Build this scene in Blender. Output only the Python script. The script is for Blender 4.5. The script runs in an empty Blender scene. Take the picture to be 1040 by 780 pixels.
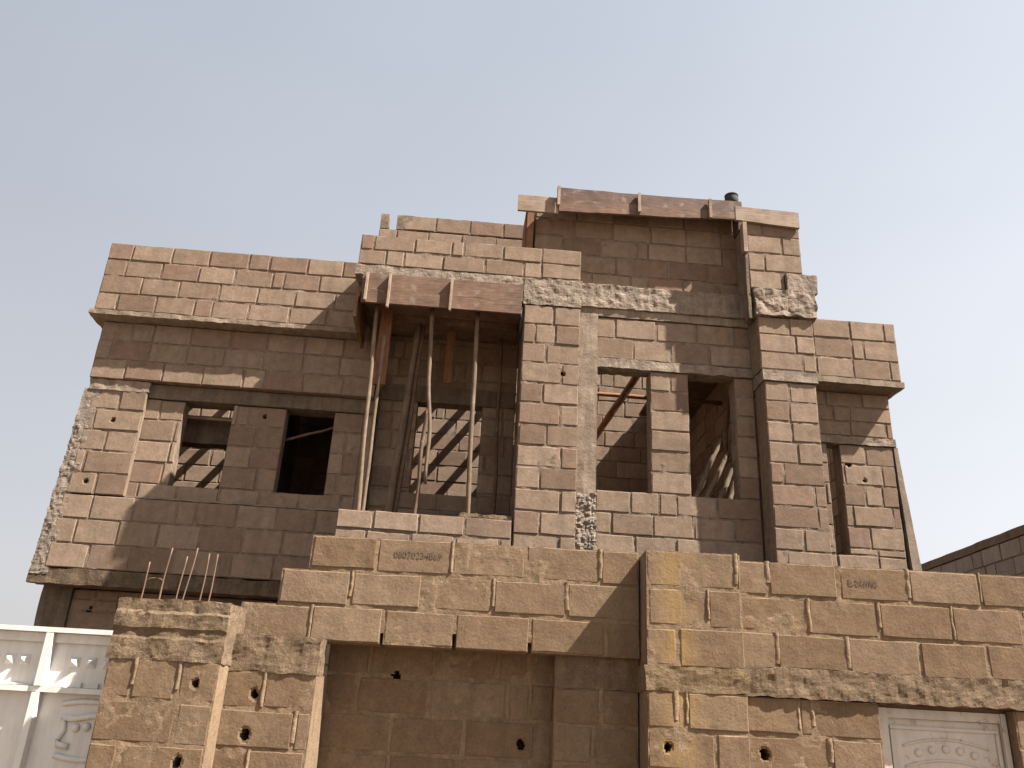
import bpy, bmesh, math, random
from mathutils import Vector, Matrix, noise

random.seed(7)
scene = bpy.context.scene
COL = scene.collection
R = math.radians
NV = noise.noise

# ------------------------------------------------------------------ frames
HOUSE = R(2.8)          # the house front is turned a little against the street wall
STREET = 0.0
ROT = {HOUSE: Matrix.Rotation(HOUSE, 3, 'Z'), STREET: Matrix.Identity(3)}


def ident(u, w, d, y):
    return (u, y + d, w)


# ------------------------------------------------------------------ materials
def new_mat(name):
    m = bpy.data.materials.new(name)
    m.use_nodes = True
    nt = m.node_tree
    nt.nodes.clear()
    out = nt.nodes.new('ShaderNodeOutputMaterial')
    b = nt.nodes.new('ShaderNodeBsdfPrincipled')
    nt.links.new(b.outputs[0], out.inputs[0])
    return m, nt, b


def nd(nt, kind, **kw):
    n = nt.nodes.new(kind)
    for k, v in kw.items():
        setattr(n, k, v)
    return n


def noise_node(nt, vec, scale, detail=4, rough=.6):
    n = nd(nt, 'ShaderNodeTexNoise')
    n.inputs['Scale'].default_value = scale
    n.inputs['Detail'].default_value = detail
    n.inputs['Roughness'].default_value = rough
    nt.links.new(vec, n.inputs['Vector'])
    return n.outputs['Fac']


def ramp(nt, fac, stops):
    r = nd(nt, 'ShaderNodeValToRGB')
    els = r.color_ramp.elements
    while len(els) < len(stops):
        els.new(.5)
    for e, (p, c) in zip(els, stops):
        e.position = p
        e.color = (c[0], c[1], c[2], 1) if hasattr(c, '__len__') else (c, c, c, 1)
    nt.links.new(fac, r.inputs[0])
    return r.outputs[0]


def mix(nt, fac, a, b, mode='MIX'):
    m = nd(nt, 'ShaderNodeMix', data_type='RGBA', blend_type=mode)
    for sock, v in ((m.inputs[0], fac), (m.inputs[6], a), (m.inputs[7], b)):
        if isinstance(v, (int, float)):
            sock.default_value = v
        elif isinstance(v, tuple):
            sock.default_value = (v[0], v[1], v[2], 1)
        else:
            nt.links.new(v, sock)
    return m.outputs[2]


def bump(nt, b, h, strength, dist, prev=None):
    n = nd(nt, 'ShaderNodeBump')
    n.inputs['Strength'].default_value = strength
    n.inputs['Distance'].default_value = dist
    nt.links.new(h, n.inputs['Height'])
    if prev is not None:
        nt.links.new(prev, n.inputs['Normal'])
    nt.links.new(n.outputs[0], b.inputs['Normal'])
    return n.outputs[0]


def pos(nt):
    return nd(nt, 'ShaderNodeNewGeometry').outputs['Position']


def stretched(nt, vec, sx, sy, sz):
    m = nd(nt, 'ShaderNodeMapping')
    m.inputs['Scale'].default_value = (sx, sy, sz)
    nt.links.new(vec, m.inputs['Vector'])
    return m.outputs[0]


def masonry(name, cols, dirt, grain=1.0, stain=None):
    m, nt, b = new_mat(name)
    P = pos(nt)
    at = nd(nt, 'ShaderNodeAttribute', attribute_name='tint')
    base = ramp(nt, at.outputs['Fac'], [(i / (len(cols) - 1), c) for i, c in enumerate(cols)])
    blot = ramp(nt, noise_node(nt, P, 2.3, 6, .65), [(.35, 0), (.7, 1)])
    c = mix(nt, blot, base, mix(nt, .45, base, dirt))
    fine = noise_node(nt, P, 55, 5, .75)
    c = mix(nt, 1, c, ramp(nt, fine, [(.25, .72), (.75, 1.22)]), 'MULTIPLY')
    strk = ramp(nt, noise_node(nt, stretched(nt, P, 5, 5, .5), 1.6, 4, .6), [(.45, 0), (.75, .55)])
    c = mix(nt, strk, c, mix(nt, .6, c, tuple(v * .62 for v in dirt)))
    med = ramp(nt, noise_node(nt, P, 11, 4, .6), [(.3, .86), (.7, 1.1)])
    c = mix(nt, 1, c, med, 'MULTIPLY')
    if stain:
        x0, x1, colr = stain
        sx = nd(nt, 'ShaderNodeSeparateXYZ')
        nt.links.new(P, sx.inputs[0])
        wob = nd(nt, 'ShaderNodeMath', operation='MULTIPLY_ADD')
        nt.links.new(noise_node(nt, P, 4, 4, .6), wob.inputs[0])
        wob.inputs[1].default_value = .16
        nt.links.new(sx.outputs[0], wob.inputs[2])
        mid = (x0 + x1) / 2 + .08
        hw = (x1 - x0) / 2
        dst = nd(nt, 'ShaderNodeMath', operation='SUBTRACT')
        nt.links.new(wob.outputs[0], dst.inputs[0])
        dst.inputs[1].default_value = mid
        ab = nd(nt, 'ShaderNodeMath', operation='ABSOLUTE')
        nt.links.new(dst.outputs[0], ab.inputs[0])
        fac = ramp(nt, ab.outputs[0], [(hw * .35, .85), (hw * 1.5, 0)])
        fac = mix(nt, 1, fac, ramp(nt, noise_node(nt, stretched(nt, P, 9, 9, 1.2), 2, 4), [(.3, .25), (.6, 1)]), 'MULTIPLY')
        c = mix(nt, fac, c, colr)
    nt.links.new(c, b.inputs['Base Color'])
    b.inputs['Roughness'].default_value = .95
    b.inputs['Specular IOR Level'].default_value = .15
    p = bump(nt, b, noise_node(nt, P, 26, 5, .7), .55 * grain, .012)
    bump(nt, b, noise_node(nt, P, 140, 3, .7), .5 * grain, .004, p)
    return m


def concrete(name, c1, c2, scale=9, grain=1.0):
    m, nt, b = new_mat(name)
    P = pos(nt)
    c = ramp(nt, noise_node(nt, P, scale, 7, .7), [(.28, c1), (.72, c2)])
    c = mix(nt, 1, c, ramp(nt, noise_node(nt, P, 70, 4, .7), [(.25, .7), (.75, 1.2)]), 'MULTIPLY')
    c = mix(nt, 1, c, ramp(nt, noise_node(nt, stretched(nt, P, 6, 6, .7), 2, 4, .6), [(.35, 1.06), (.75, .66)]), 'MULTIPLY')
    nt.links.new(c, b.inputs['Base Color'])
    b.inputs['Roughness'].default_value = .95
    b.inputs['Specular IOR Level'].default_value = .15
    p = bump(nt, b, noise_node(nt, P, 34, 6, .75), .7 * grain, .02)
    bump(nt, b, noise_node(nt, P, 150, 3, .7), .5 * grain, .004, p)
    return m


def wood(name, c1, c2, axis=(1, 14, 14), rough=.8):
    m, nt, b = new_mat(name)
    tc = nd(nt, 'ShaderNodeTexCoord').outputs['Object']
    g = noise_node(nt, stretched(nt, tc, *axis), 5, 6, .65)
    c = ramp(nt, g, [(.3, c1), (.7, c2)])
    c = mix(nt, 1, c, ramp(nt, noise_node(nt, tc, 6, 4, .6), [(.3, .7), (.7, 1.2)]), 'MULTIPLY')
    splash = ramp(nt, noise_node(nt, tc, 8, 6, .7), [(.56, 0), (.66, .55)])
    c = mix(nt, splash, c, (.21, .165, .125))
    nt.links.new(c, b.inputs['Base Color'])
    b.inputs['Roughness'].default_value = rough
    b.inputs['Specular IOR Level'].default_value = .2
    bump(nt, b, g, .4, .006)
    return m


def metal_paint(name, c1, c2, rough=.45, rust=None):
    m, nt, b = new_mat(name)
    P = pos(nt)
    c = ramp(nt, noise_node(nt, P, 6, 6, .7), [(.3, c1), (.7, c2)])
    c = mix(nt, 1, c, ramp(nt, noise_node(nt, stretched(nt, P, 8, 8, .8), 2, 5), [(.4, 1), (.8, .8)]), 'MULTIPLY')
    if rust:
        c = mix(nt, ramp(nt, noise_node(nt, P, 9, 6, .75), [(.56, 0), (.68, .8)]), c, rust)
    nt.links.new(c, b.inputs['Base Color'])
    b.inputs['Roughness'].default_value = rough
    bump(nt, b, noise_node(nt, P, 14, 4), .12, .01)
    return m


M_BLOCK = masonry('house_blocks', [(0.160, 0.102, 0.069), (0.206, 0.141, 0.098), (0.257, 0.181, 0.128), (0.218, 0.153, 0.104), (0.192, 0.120, 0.084)], (0.150, 0.105, 0.073), .6)
M_MORT = concrete('house_mortar', (0.136, 0.094, 0.066), (0.242, 0.176, 0.126), 12, .8)
M_SBLOCK = masonry('street_wall_blocks', [(0.150, 0.097, 0.057), (0.181, 0.119, 0.071), (0.206, 0.143, 0.092), (0.168, 0.107, 0.064)], (0.125, 0.077, 0.043), .75)
M_PBLOCK = masonry('stained_pillar_blocks', [(0.150, 0.097, 0.057), (0.181, 0.119, 0.071), (0.202, 0.138, 0.086)], (0.125, 0.077, 0.043), .75,
                   stain=(1.085, 1.30, (.245, .155, .066)))
M_SMORT = concrete('street_wall_mortar', (0.163, 0.107, 0.062), (0.249, 0.172, 0.107), 14, .6)
M_GBLOCK = masonry('grey_blocks', [(.20, .17, .15), (.23, .20, .175), (.25, .215, .19)], (.16, .14, .12))
M_CONC = concrete('rough_concrete', (0.168, 0.124, 0.091), (0.294, 0.230, 0.176), 10)
M_PALE = concrete('pale_concrete', (0.184, 0.135, 0.096), (0.267, 0.204, 0.150), 5, .6)
M_GRAVEL = concrete('honeycombed_concrete', (0.153, 0.117, 0.090), (0.288, 0.230, 0.180), 22, 1.3)
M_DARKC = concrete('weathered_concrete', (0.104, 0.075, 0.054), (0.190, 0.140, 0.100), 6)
M_SCONC = concrete('sandy_concrete', (.125, .083, .049), (.205, .142, .09), 12, 1.1)
M_SOOT = concrete('smoke_stained_concrete', (.045, .03, .02), (.19, .13, .082), 7, 1.2)
M_PLANK = wood('brown_plank', (.09, .050, .031), (.18, .108, .072))
M_PLANKD = wood('dark_plank', (.06, .034, .024), (.125, .075, .053))
M_PLANKV = wood('brown_board', (.11, .048, .022), (.21, .10, .048), (14, 14, 1))
M_PALEPLANK = wood('pale_plank', (0.175, 0.120, 0.081), (0.267, 0.193, 0.138))
M_BATTEN = wood('batten_wood', (.22, .158, .112), (.33, .25, .185), (14, 14, 1))
M_POLE = wood('pole_wood', (0.099, 0.065, 0.040), (0.207, 0.144, 0.095), (16, 16, 1.2))
M_POLEM = wood('grey_pole_wood', (.08, .053, .034), (.175, .12, .08), (16, 16, 1.2))
M_POLED = wood('dark_pole_wood', (.07, .042, .026), (.15, .092, .06), (16, 16, 1.2))
M_GATE = metal_paint('white_gate_paint', (.56, .53, .485), (.66, .63, .58))
M_DOOR = metal_paint('white_door_paint', (.44, .385, .32), (.53, .47, .40), .5, (.20, .105, .05))
M_RUST = metal_paint('rusty_steel', (0.093, 0.051, 0.031), (0.162, 0.093, 0.056), .8)
M_DARK = metal_paint('black_plastic', (.012, .014, .013), (.02, .022, .02), .85)
M_INK = metal_paint('stamp_ink', (.085, .055, .035), (.125, .085, .055), .9)
M_RAW = wood('red_timber', (.16, .066, .03), (.26, .125, .06), (1.5, 12, 12))


# ------------------------------------------------------------------ object helpers
INFO = {}


def register(o, p, ang):
    INFO[o.name] = (Vector(p), ang)


def thing(name, label, cat, p, ang, group=None):
    o = bpy.data.objects.new(name, None)
    o.empty_display_size = .2
    COL.objects.link(o)
    o.location = ROT[ang] @ Vector(p)
    o.rotation_euler = (0, 0, ang)
    tag(o, label, cat, group)
    o['kind'] = 'thing'
    register(o, p, ang)
    return o


def tag(o, label=None, cat=None, group=None, kind=None):
    if label:
        o['label'] = label
    if cat:
        o['category'] = cat
    if group:
        o['group'] = group
    if kind:
        o['kind'] = kind
    return o


def link(name, verts, faces, mats, parent=None, ang=HOUSE, mi=None, tint=None, smooth=False, label=None):
    xs = [v[0] for v in verts]; ys = [v[1] for v in verts]; zs = [v[2] for v in verts]
    c = Vector(((min(xs) + max(xs)) / 2, (min(ys) + max(ys)) / 2, min(zs)))
    me = bpy.data.meshes.new(name)
    me.from_pydata([(v[0] - c.x, v[1] - c.y, v[2] - c.z) for v in verts], [], faces)
    for m in (mats if isinstance(mats, (list, tuple)) else [mats]):
        me.materials.append(m)
    if mi:
        me.polygons.foreach_set('material_index', mi)
    a = me.attributes.new('tint', 'FLOAT', 'FACE')
    if tint:
        a.data.foreach_set('value', tint)
    bm = bmesh.new()
    bm.from_mesh(me)
    bmesh.ops.recalc_face_normals(bm, faces=bm.faces)
    bm.to_mesh(me)
    bm.free()
    if smooth:
        me.polygons.foreach_set('use_smooth', [True] * len(me.polygons))
    o = bpy.data.objects.new(name, me)
    COL.objects.link(o)
    if parent is None:
        o.location = ROT[ang] @ c
        o.rotation_euler = (0, 0, ang)
    else:
        pp, pa = INFO[parent.name]
        o.parent = parent
        o.location = c - pp
        ang = pa
    register(o, c, ang)
    if label:
        o['label'] = label
    return o


def gridpts(a, b, res):
    n = max(1, int(round((b - a) / res)))
    return [a + (b - a) * i / n for i in range(n + 1)]


def shell(V, F, us, ws, front, depth_back, M, y, hole=None):
    """closed slab: front grid displaced by front(u, w), flat back"""
    nu, nw = len(us), len(ws)
    base = len(V)
    for w in ws:
        for u in us:
            uu, ww, d = front(u, w)
            V.append(M(uu, ww, d, y))
    idx = lambda i, j: base + j * nu + i
    n0 = len(F)
    for j in range(nw - 1):
        for i in range(nu - 1):
            if hole and hole((us[i] + us[i + 1]) / 2, (ws[j] + ws[j + 1]) / 2):
                continue
            F.append((idx(i, j), idx(i + 1, j), idx(i + 1, j + 1), idx(i, j + 1)))
    loop = [(i, 0) for i in range(nu)] + [(nu - 1, j) for j in range(1, nw)] + \
           [(i, nw - 1) for i in range(nu - 2, -1, -1)] + [(0, j) for j in range(nw - 2, 0, -1)]
    bb = len(V)
    for i, j in loop:
        V.append(M(us[i], ws[j], depth_back, y))
    L = len(loop)
    for k in range(L):
        a = idx(*loop[k]); b = idx(*loop[(k + 1) % L])
        F.append((a, bb + k, bb + (k + 1) % L, b))
    F.append(tuple(bb + k for k in range(L)))
    return len(F) - n0


def panel(name, parent, u0, u1, w0, w1, y, t=.2, openings=(), putlogs=(), rows=None, L=.47, seed=0, res=.075,
          M=ident, mats=None, ang=HOUSE, flat=(), gap=.014, rough=1.0, skip=(), beads=0, off=None, label=None, cuts=.12, joints_at=None, mdep=.0085, mamp=.013, edge=1.0):
    """one wall of laid blocks: every block its own chipped, slightly crooked solid, mortar lying behind"""
    rnd = random.Random(seed * 131 + 5)
    mats = mats or [M_BLOCK, M_MORT]
    V, F, MI, TI = [], [], [], []
    n = rows or max(1, int(round((w1 - w0) / .245)))
    c = (w1 - w0) / n
    so = Vector((seed * 3.17, seed * 1.71, seed * .37))

    def block(a, b, za, zb):
        if b - a < .025 or zb - za < .02:
            return
        g = gap * .5
        ja, jb = g + abs(rnd.gauss(0, .005)), g + abs(rnd.gauss(0, .005))
        a2, b2 = a + ja, b - jb
        z2, z3 = za + g + rnd.uniform(-.003, .008), zb - g - rnd.uniform(-.003, .008)
        isflat = any(a < fu < b and za < fw < zb for fu, fw in flat)
        ph = [(pu, pw, pr) for pu, pw, pr in putlogs if a - .02 < pu < b + .02 and za - .02 < pw < zb + .02]
        rs = .009 if ph else res
        bv = .007
        skl, skr = rnd.uniform(-.012, .012) * rough, rnd.uniform(-.012, .012) * rough
        us = [a2] + gridpts(a2 + bv, b2 - bv, rs) + [b2]
        ws = [z2] + gridpts(z2 + bv, z3 - bv, rs) + [z3]
        out = rnd.uniform(-.004, .004) * rough
        tx, tz = rnd.uniform(-.010, .010) * rough, rnd.uniform(-.018, .018) * rough
        if isflat:
            out = tx = tz = 0
        sd = Vector((rnd.uniform(0, 90), rnd.uniform(0, 90), rnd.uniform(0, 90)))
        cu, cw = (a + b) / 2, (za + zb) / 2

        def front(u, w):
            eu = min(u - a2, b2 - u); ew = min(w - z2, z3 - w)
            d = out + tx * (u - cu) + tz * (w - cw)
            p = Vector((u, w, 0))
            if not isflat:
                d += NV(p * 9 + sd) * .003 * rough
            if eu < .001 or ew < .001:
                d += .005 * edge + max(0, NV(p * 7 + sd * 1.3) - .12) * .045 * rough * edge
            uu, ww = u, w + (u - cu) * skl * .7
            uu += (w - cw) * skr * (1 if u > cu else .4)
            if not isflat:
                uu += NV(p * 5 + sd * .7) * .004 * rough
                ww += NV(p * 5 + sd * 1.9) * .005 * rough
            if eu < .001:
                uu += (1 if u < cu else -1) * max(0, NV(p * 8 + sd)) * .012 * rough
            if ew < .001:
                ww += (1 if w < cw else -1) * max(0, NV(p * 8 + sd * 2)) * .012 * rough
            for pu, pw, pr in ph:
                dd = math.hypot(u - pu, (w - pw) * .85)
                rr = pr * .72 * (1 + .45 * NV(Vector((u - pu, w - pw, 0)).normalized() * 1.6 + sd))
                if dd < rr:
                    d += .17
                elif dd < rr + .012:
                    d += .005
            return uu, ww, d
        k = shell(V, F, us, ws, front, t, M, y)
        MI.extend([0] * k)
        tv = min(1, max(0, rnd.gauss(.5, .33)))
        TI.extend([tv] * k)

    for r in range(n):
        za, zb = w0 + r * c, w0 + (r + 1) * c
        o = (L * .5 if r % 2 else 0) + rnd.uniform(-.05, .05) + (off or 0)
        joints = [u0]
        u = u0 - o % L
        while u < u1:
            u += L * rnd.uniform(.94, 1.05) if rnd.random() > cuts else L * rnd.choice((.45, .55, .3))
            if u - joints[-1] > .09 and u1 - u > .09:
                joints.append(u)
        joints.append(u1)
        if joints_at and r in joints_at:
            joints = [u0] + list(joints_at[r]) + [u1]
        zs = sorted({za, zb} | {h for o4 in openings for h in o4[2:4] if za + .03 < h < zb - .03})
        for z_a, z_b in zip(zs, zs[1:]):
            zm = (z_a + z_b) / 2
            for a, b in zip(joints, joints[1:]):
                if any(sa <= (a + b) / 2 <= sb and sc <= zm <= sd for sa, sb, sc, sd in skip):
                    continue
                ivs = [(a, b)]
                for h0, h1, g0, g1 in openings:
                    if g0 < zm < g1:
                        nx = []
                        for p, q in ivs:
                            if h1 <= p or h0 >= q:
                                nx.append((p, q))
                            else:
                                if h0 > p:
                                    nx.append((p, h0))
                                if h1 < q:
                                    nx.append((h1, q))
                        ivs = nx
                for p, q in ivs:
                    block(p, q, z_a, z_b)
            # squeezed-out mortar beads on the upright joints
            for q in joints[1:-1]:
                if beads and rnd.random() < beads and not any(h0 - .04 < q < h1 + .04 and g0 < zm < g1 for h0, h1, g0, g1 in openings) \
                        and not any(sa <= q <= sb and sc <= zm <= sd for sa, sb, sc, sd in skip):
                    wd = rnd.uniform(.010, .02)
                    ln = rnd.uniform(.6, 1) * (z_b - z_a)
                    zc = z_b - ln
                    sd = Vector((rnd.uniform(0, 90),) * 3)

                    def fb(u, w, q=q, wd=wd, sd=sd):
                        e = abs(u - q) / wd
                        wb = NV(Vector((0, w * 9, 0)) + sd) * .007
                        return u + wb, w, -.007 * (1 - e * e) + NV(Vector((u * 30, w * 22, 0)) + sd) * .006 + .001
                    k = shell(V, F, gridpts(q - wd, q + wd, wd / 2), gridpts(zc, z_b, .02), fb, .02, M, y)
                    MI.extend([1] * k); TI.extend([.5] * k)
    # mortar core
    ub = sorted({u0, u1} | {h for o4 in openings for h in o4[:2] if u0 < h < u1} | {h for s in skip for h in s[:2] if u0 < h < u1})
    wb = sorted({w0, w1} | {h for o4 in openings for h in o4[2:4] if w0 < h < w1} | {h for s in skip for h in s[2:4] if w0 < h < w1})
    void = list(openings) + list(skip)
    for a, b in zip(ub, ub[1:]):
        run = []
        for p, q in zip(wb, wb[1:]):
            um, wm = (a + b) / 2, (p + q) / 2
            if any(h0 < um < h1 and g0 < wm < g1 for h0, h1, g0, g1 in void):
                continue
            if run and abs(run[-1][1] - p) < 1e-6:
                run[-1][1] = q
            else:
                run.append([p, q])
        isopen = lambda u, w: any(h0 < u < h1 and g0 < w < g1 for h0, h1, g0, g1 in void)
        for p, q in run:
            wm = (p + q) / 2
            aa = a + (.008 if a == u0 or isopen(a - .01, wm) else 0)
            bb = b - (.008 if b == u1 or isopen(b + .01, wm) else 0)
            pp = p + (.008 if p == w0 or isopen((a + b) / 2, p - .01) else 0)
            qq = q - (.008 if q == w1 or isopen((a + b) / 2, q + .01) else 0)

            def fm(u, w):
                v = NV(Vector((u * 7, w * 7, 0)) + so) * .6 + NV(Vector((u * 23, w * 23, 3)) + so) * .4
                return u, w, max(-.002, mdep - v * mamp * rough)
            hl = (lambda u, w: any(math.hypot(u - pu, w - pw) < pr * .72 + .03 for pu, pw, pr in putlogs)) if putlogs else None
            k = shell(V, F, gridpts(aa, bb, res * .6), gridpts(pp, qq, res * .6), fm, t - .01, M, y, hl)
            MI.extend([1] * k); TI.extend([.5] * k)
    return link(name, V, F, mats, parent, ang, MI, TI, label=label)


def side(xf, s):
    """mapping for a wall whose face looks along -x (s=1) or +x (s=-1): u runs along y"""
    return lambda u, w, d, y: (xf + s * d, u, w)


def rough_box(name, parent, mat, x0, x1, y0, y1, z0, z1, res=.06, amp=.01, freq=8, gravel=0, gz=None, ang=HOUSE,
              skew=None, seed=0, smooth=False, label=None, bev=0):
    xs, ys, zs = gridpts(x0, x1, res), gridpts(y0, y1, res), gridpts(z0, z1, res)
    ids, V, F = {}, [], []
    so = Vector((seed * 2.3 + x0, seed * 1.1 + z0, seed * .7))

    def vid(i, j, k):
        if (i, j, k) not in ids:
            p = Vector((xs[i], ys[j], zs[k]))
            nrm = Vector(((i == len(xs) - 1) - (i == 0), (j == len(ys) - 1) - (j == 0), (k == len(zs) - 1) - (k == 0)))
            ne = abs(nrm.x) + abs(nrm.y) + abs(nrm.z)
            q = p.copy()
            if amp:
                q += Vector(noise.noise_vector(p * freq + so)) * amp
                q += Vector(noise.noise_vector(p * freq * 3 + so)) * amp * .4
            if bev and ne > 1:
                q -= nrm * bev
            if gravel and (gz is None or p.z < gz):
                dd = noise.voronoi(p * 26 + so)[0]
                q += nrm * ((.5 - dd[0]) * gravel * 1.6 + NV(p * 9 + so) * gravel)
            if skew:
                q = Vector(skew(*q))
            ids[(i, j, k)] = len(V)
            V.append(tuple(q))
        return ids[(i, j, k)]
    nx, ny, nz = len(xs) - 1, len(ys) - 1, len(zs) - 1
    for i in range(nx):
        for k in range(nz):
            for j in (0, ny):
                F.append((vid(i, j, k), vid(i + 1, j, k), vid(i + 1, j, k + 1), vid(i, j, k + 1)))
    for j in range(ny):
        for k in range(nz):
            for i in (0, nx):
                F.append((vid(i, j, k), vid(i, j + 1, k), vid(i, j + 1, k + 1), vid(i, j, k + 1)))
    for i in range(nx):
        for j in range(ny):
            for k in (0, nz):
                F.append((vid(i, j, k), vid(i + 1, j, k), vid(i + 1, j + 1, k), vid(i, j + 1, k)))
    return link(name, V, F, mat, parent, ang, smooth=smooth, label=label)


def tube(path, rads, n=9, wob=0, seed=0):
    V, F = [], []
    pts = [Vector(p) for p in path]
    for i, p in enumerate(pts):
        t = (pts[min(i + 1, len(pts) - 1)] - pts[max(i - 1, 0)]).normalized()
        a = t.orthogonal().normalized() if abs(t.z) > .9 else t.cross(Vector((0, 0, 1))).normalized()
        if abs(t.z) > .9:
            a = (Vector((1, 0, 0)) - t * t.x).normalized()
        b = t.cross(a)
        r = rads[i] if hasattr(rads, '__len__') else rads
        for k in range(n):
            w = k * 2 * math.pi / n
            rr = r * (1 + wob * NV(Vector((math.cos(w), math.sin(w), i * .7 + seed))))
            V.append(tuple(p + a * math.cos(w) * rr + b * math.sin(w) * rr))
    for i in range(len(pts) - 1):
        for k in range(n):
            F.append((i * n + k, i * n + (k + 1) % n, (i + 1) * n + (k + 1) % n, (i + 1) * n + k))
    F.append(tuple(range(n)))
    F.append(tuple((len(pts) - 1) * n + k for k in range(n)))
    return V, F


def pole(name, a, b, r0, r1, mat, label, cat='prop', group=None, seed=0, bend=.02, parent=None):
    a, b = Vector(a), Vector(b)
    n = 14
    path, rads = [], []
    for i in range(n + 1):
        s = i / n
        p = a.lerp(b, s)
        off = Vector((NV(Vector((s * 2.6, seed * 5.1, 0))), NV(Vector((s * 2.6, seed * 5.1, 9))), 0)) * bend * math.sin(math.pi * s) * 3
        path.append(p + off)
        rads.append((r0 + (r1 - r0) * s) * (1 + .10 * NV(Vector((s * 9, seed * 3.3, 4)))))
    V, F = tube(path, rads, 9, .12, seed)
    o = link(name, V, F, mat, parent, HOUSE, smooth=True)
    if label:
        tag(o, label, cat, group)
    return o


# ================================================================== GROUND
def ground():
    m, nt, b = new_mat('sandy_ground')
    P = pos(nt)
    c = ramp(nt, noise_node(nt, P, .6, 7, .65), [(.3, (.11, .075, .046)), (.7, (.17, .12, .08))])
    c = mix(nt, 1, c, ramp(nt, noise_node(nt, P, 30, 5, .7), [(.3, .78), (.7, 1.15)]), 'MULTIPLY')
    nt.links.new(c, b.inputs['Base Color'])
    b.inputs['Roughness'].default_value = 1
    bump(nt, b, noise_node(nt, P, 12, 6, .7), .6, .04)
    xs = [-900, -300, -100, -40, -20] + [-10 + i * .5 for i in range(41)] + [20, 40, 100, 300, 900]
    ys = [-900, -300, -100, -40, -20] + [-10 + i * .5 for i in range(61)] + [30, 60, 120, 300, 900]
    V = [(x, y, NV(Vector((x * .5, y * .5, 0))) * .03 - .03) for y in ys for x in xs]
    nx = len(xs)
    F = [(j * nx + i, j * nx + i + 1, (j + 1) * nx + i + 1, (j + 1) * nx + i) for j in range(len(ys) - 1) for i in range(nx - 1)]
    me = bpy.data.meshes.new('ground')
    me.from_pydata(V, [], F)
    me.materials.append(m)
    o = bpy.data.objects.new('ground', me)
    COL.objects.link(o)
    tag(o, 'bare sandy ground around the unfinished house', 'ground', kind='structure')


ground()

# ================================================================== HOUSE
H = thing('unfinished_house', 'two storey unfinished house of bare grey-brown blocks with empty window openings', 'house', (.3, 10.5, 0), HOUSE)

# ---- left wing
panel('parapet', H, -4.69, -1.49, 6.105, 7.05, 9.42, rows=4, seed=1, off=.2, label='long parapet of the left wing')
panel('parapet', H, 9.63, 12.6, 6.105, 7.05, 0, rows=4, seed=2, M=side(-4.69, 1), res=.15)
rough_box('ledge', H, M_PALE, -4.735, -1.49, 9.405, 9.8, 6.045, 6.103, .035, .010, 9, seed=3)
rough_box('ledge', H, M_PALE, -4.735, -4.45, 9.82, 12.5, 6.045, 6.103, .14, .010, 5, seed=4)
panel('wall', H, -4.62, -1.20, 5.285, 6.04, 9.60, t=.22, rows=3, seed=5, off=.1, label='band of blocks under the left parapet ledge')
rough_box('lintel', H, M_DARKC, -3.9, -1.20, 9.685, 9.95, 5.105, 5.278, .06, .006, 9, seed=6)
rough_box('capital', H, M_PALE, -4.60, -3.895, 9.63, 9.86, 5.15, 5.282, .03, .012, 10, seed=7)
panel('pillar', H, -4.55, -3.90, 3.87, 5.165, 9.64, t=.25, rows=5, seed=8, off=.15,
      putlogs=((-4.23, 4.78, .030), (-4.36, 4.02, .032)), label='lit block pillar at the left end of the upper floor')
panel('wall', H, -3.93, -1.30, 3.80, 5.10, 9.71, t=.18, rows=5, seed=9, off=.3,
      openings=((-3.455, -2.885, 4.06, 5.10), (-2.24, -1.67, 4.06, 5.10)),
      putlogs=((-2.50, 4.98, .03),), label='wall with two empty windows on the left')
panel('wall', H, -4.58, -1.19, 3.03, 3.865, 9.64, t=.25, rows=3, seed=10, off=.05, label='block band below the left windows')
rough_box('ledge', H, M_PALE, -3.9, -1.40, 9.655, 9.75, 3.867, 3.885, .06, .006, 9, seed=11)
rough_box('column', H, [M_GRAVEL], -4.675, -4.48, 9.642, 9.92, 2.95, 5.16, .02, .010, 9, gravel=.011, gz=4.72, seed=12,
          label='rough honeycombed concrete edge at the left corner',
          skew=lambda x, y, z: (x - .05 * max(0, (4.3 - z)) / 1.3 + .03 * max(0, z - 4.3), y, z))
rough_box('floor_slab', H, M_SOOT, -4.73, -1.4, 9.645, 9.92, 2.86, 3.025, .05, .016, 5, seed=13, label='ragged sooty slab edge at the left')
rough_box('floor_slab', H, M_DARKC, -4.6, 5.2, 9.93, 12.7, 2.87, 3.02, .3, .004, 5, seed=14)
rough_box('floor_slab', H, M_DARKC, -1.38, 3.85, 8.66, 9.91, 2.86, 3.02, .2, .004, 5, seed=15)
rough_box('floor_slab', H, M_DARKC, 3.87, 5.2, 9.5, 9.91, 2.86, 3.02, .2, .004, 5, seed=16)
panel('wall', H, -4.355, -1.5, 0, 2.862, 10.0, t=.2, seed=17, res=.1, openings=((-3.0, -1.55, 0, 2.75),), putlogs=((-4.12, 2.66, .025),),
      label='shaded ground floor wall under the slab')
panel('wall', H, -1.45, 5.2, 0, 2.9, 10.7, t=.2, seed=76, res=.2)
rough_box('column', H, M_DARKC, -4.68, -4.35, 9.97, 10.25, 0, 2.875, .12, .010, 4, seed=18)
panel('wall', H, -1.3, 5.2, 0, 2.84, 8.95, t=.2, seed=19, res=.15, openings=((2.0, 3.0, 0, 2.1),))
panel('wall', H, 9.9, 12.7, 3.03, 5.97, 0, t=.2, seed=20, M=side(-4.58, 1), res=.15)
panel('wall', H, 10.27, 12.7, 0, 2.85, 0, t=.2, seed=21, M=side(-4.62, 1), res=.2)
panel('wall', H, -4.37, 3.5, 3.03, 7.3, 12.3, t=.2, seed=22, res=.12, label='back wall striped by joist shadows')
panel('wall', H, -4.4, 5.2, 0, 2.9, 12.5, t=.2, seed=23, res=.25)

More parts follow.
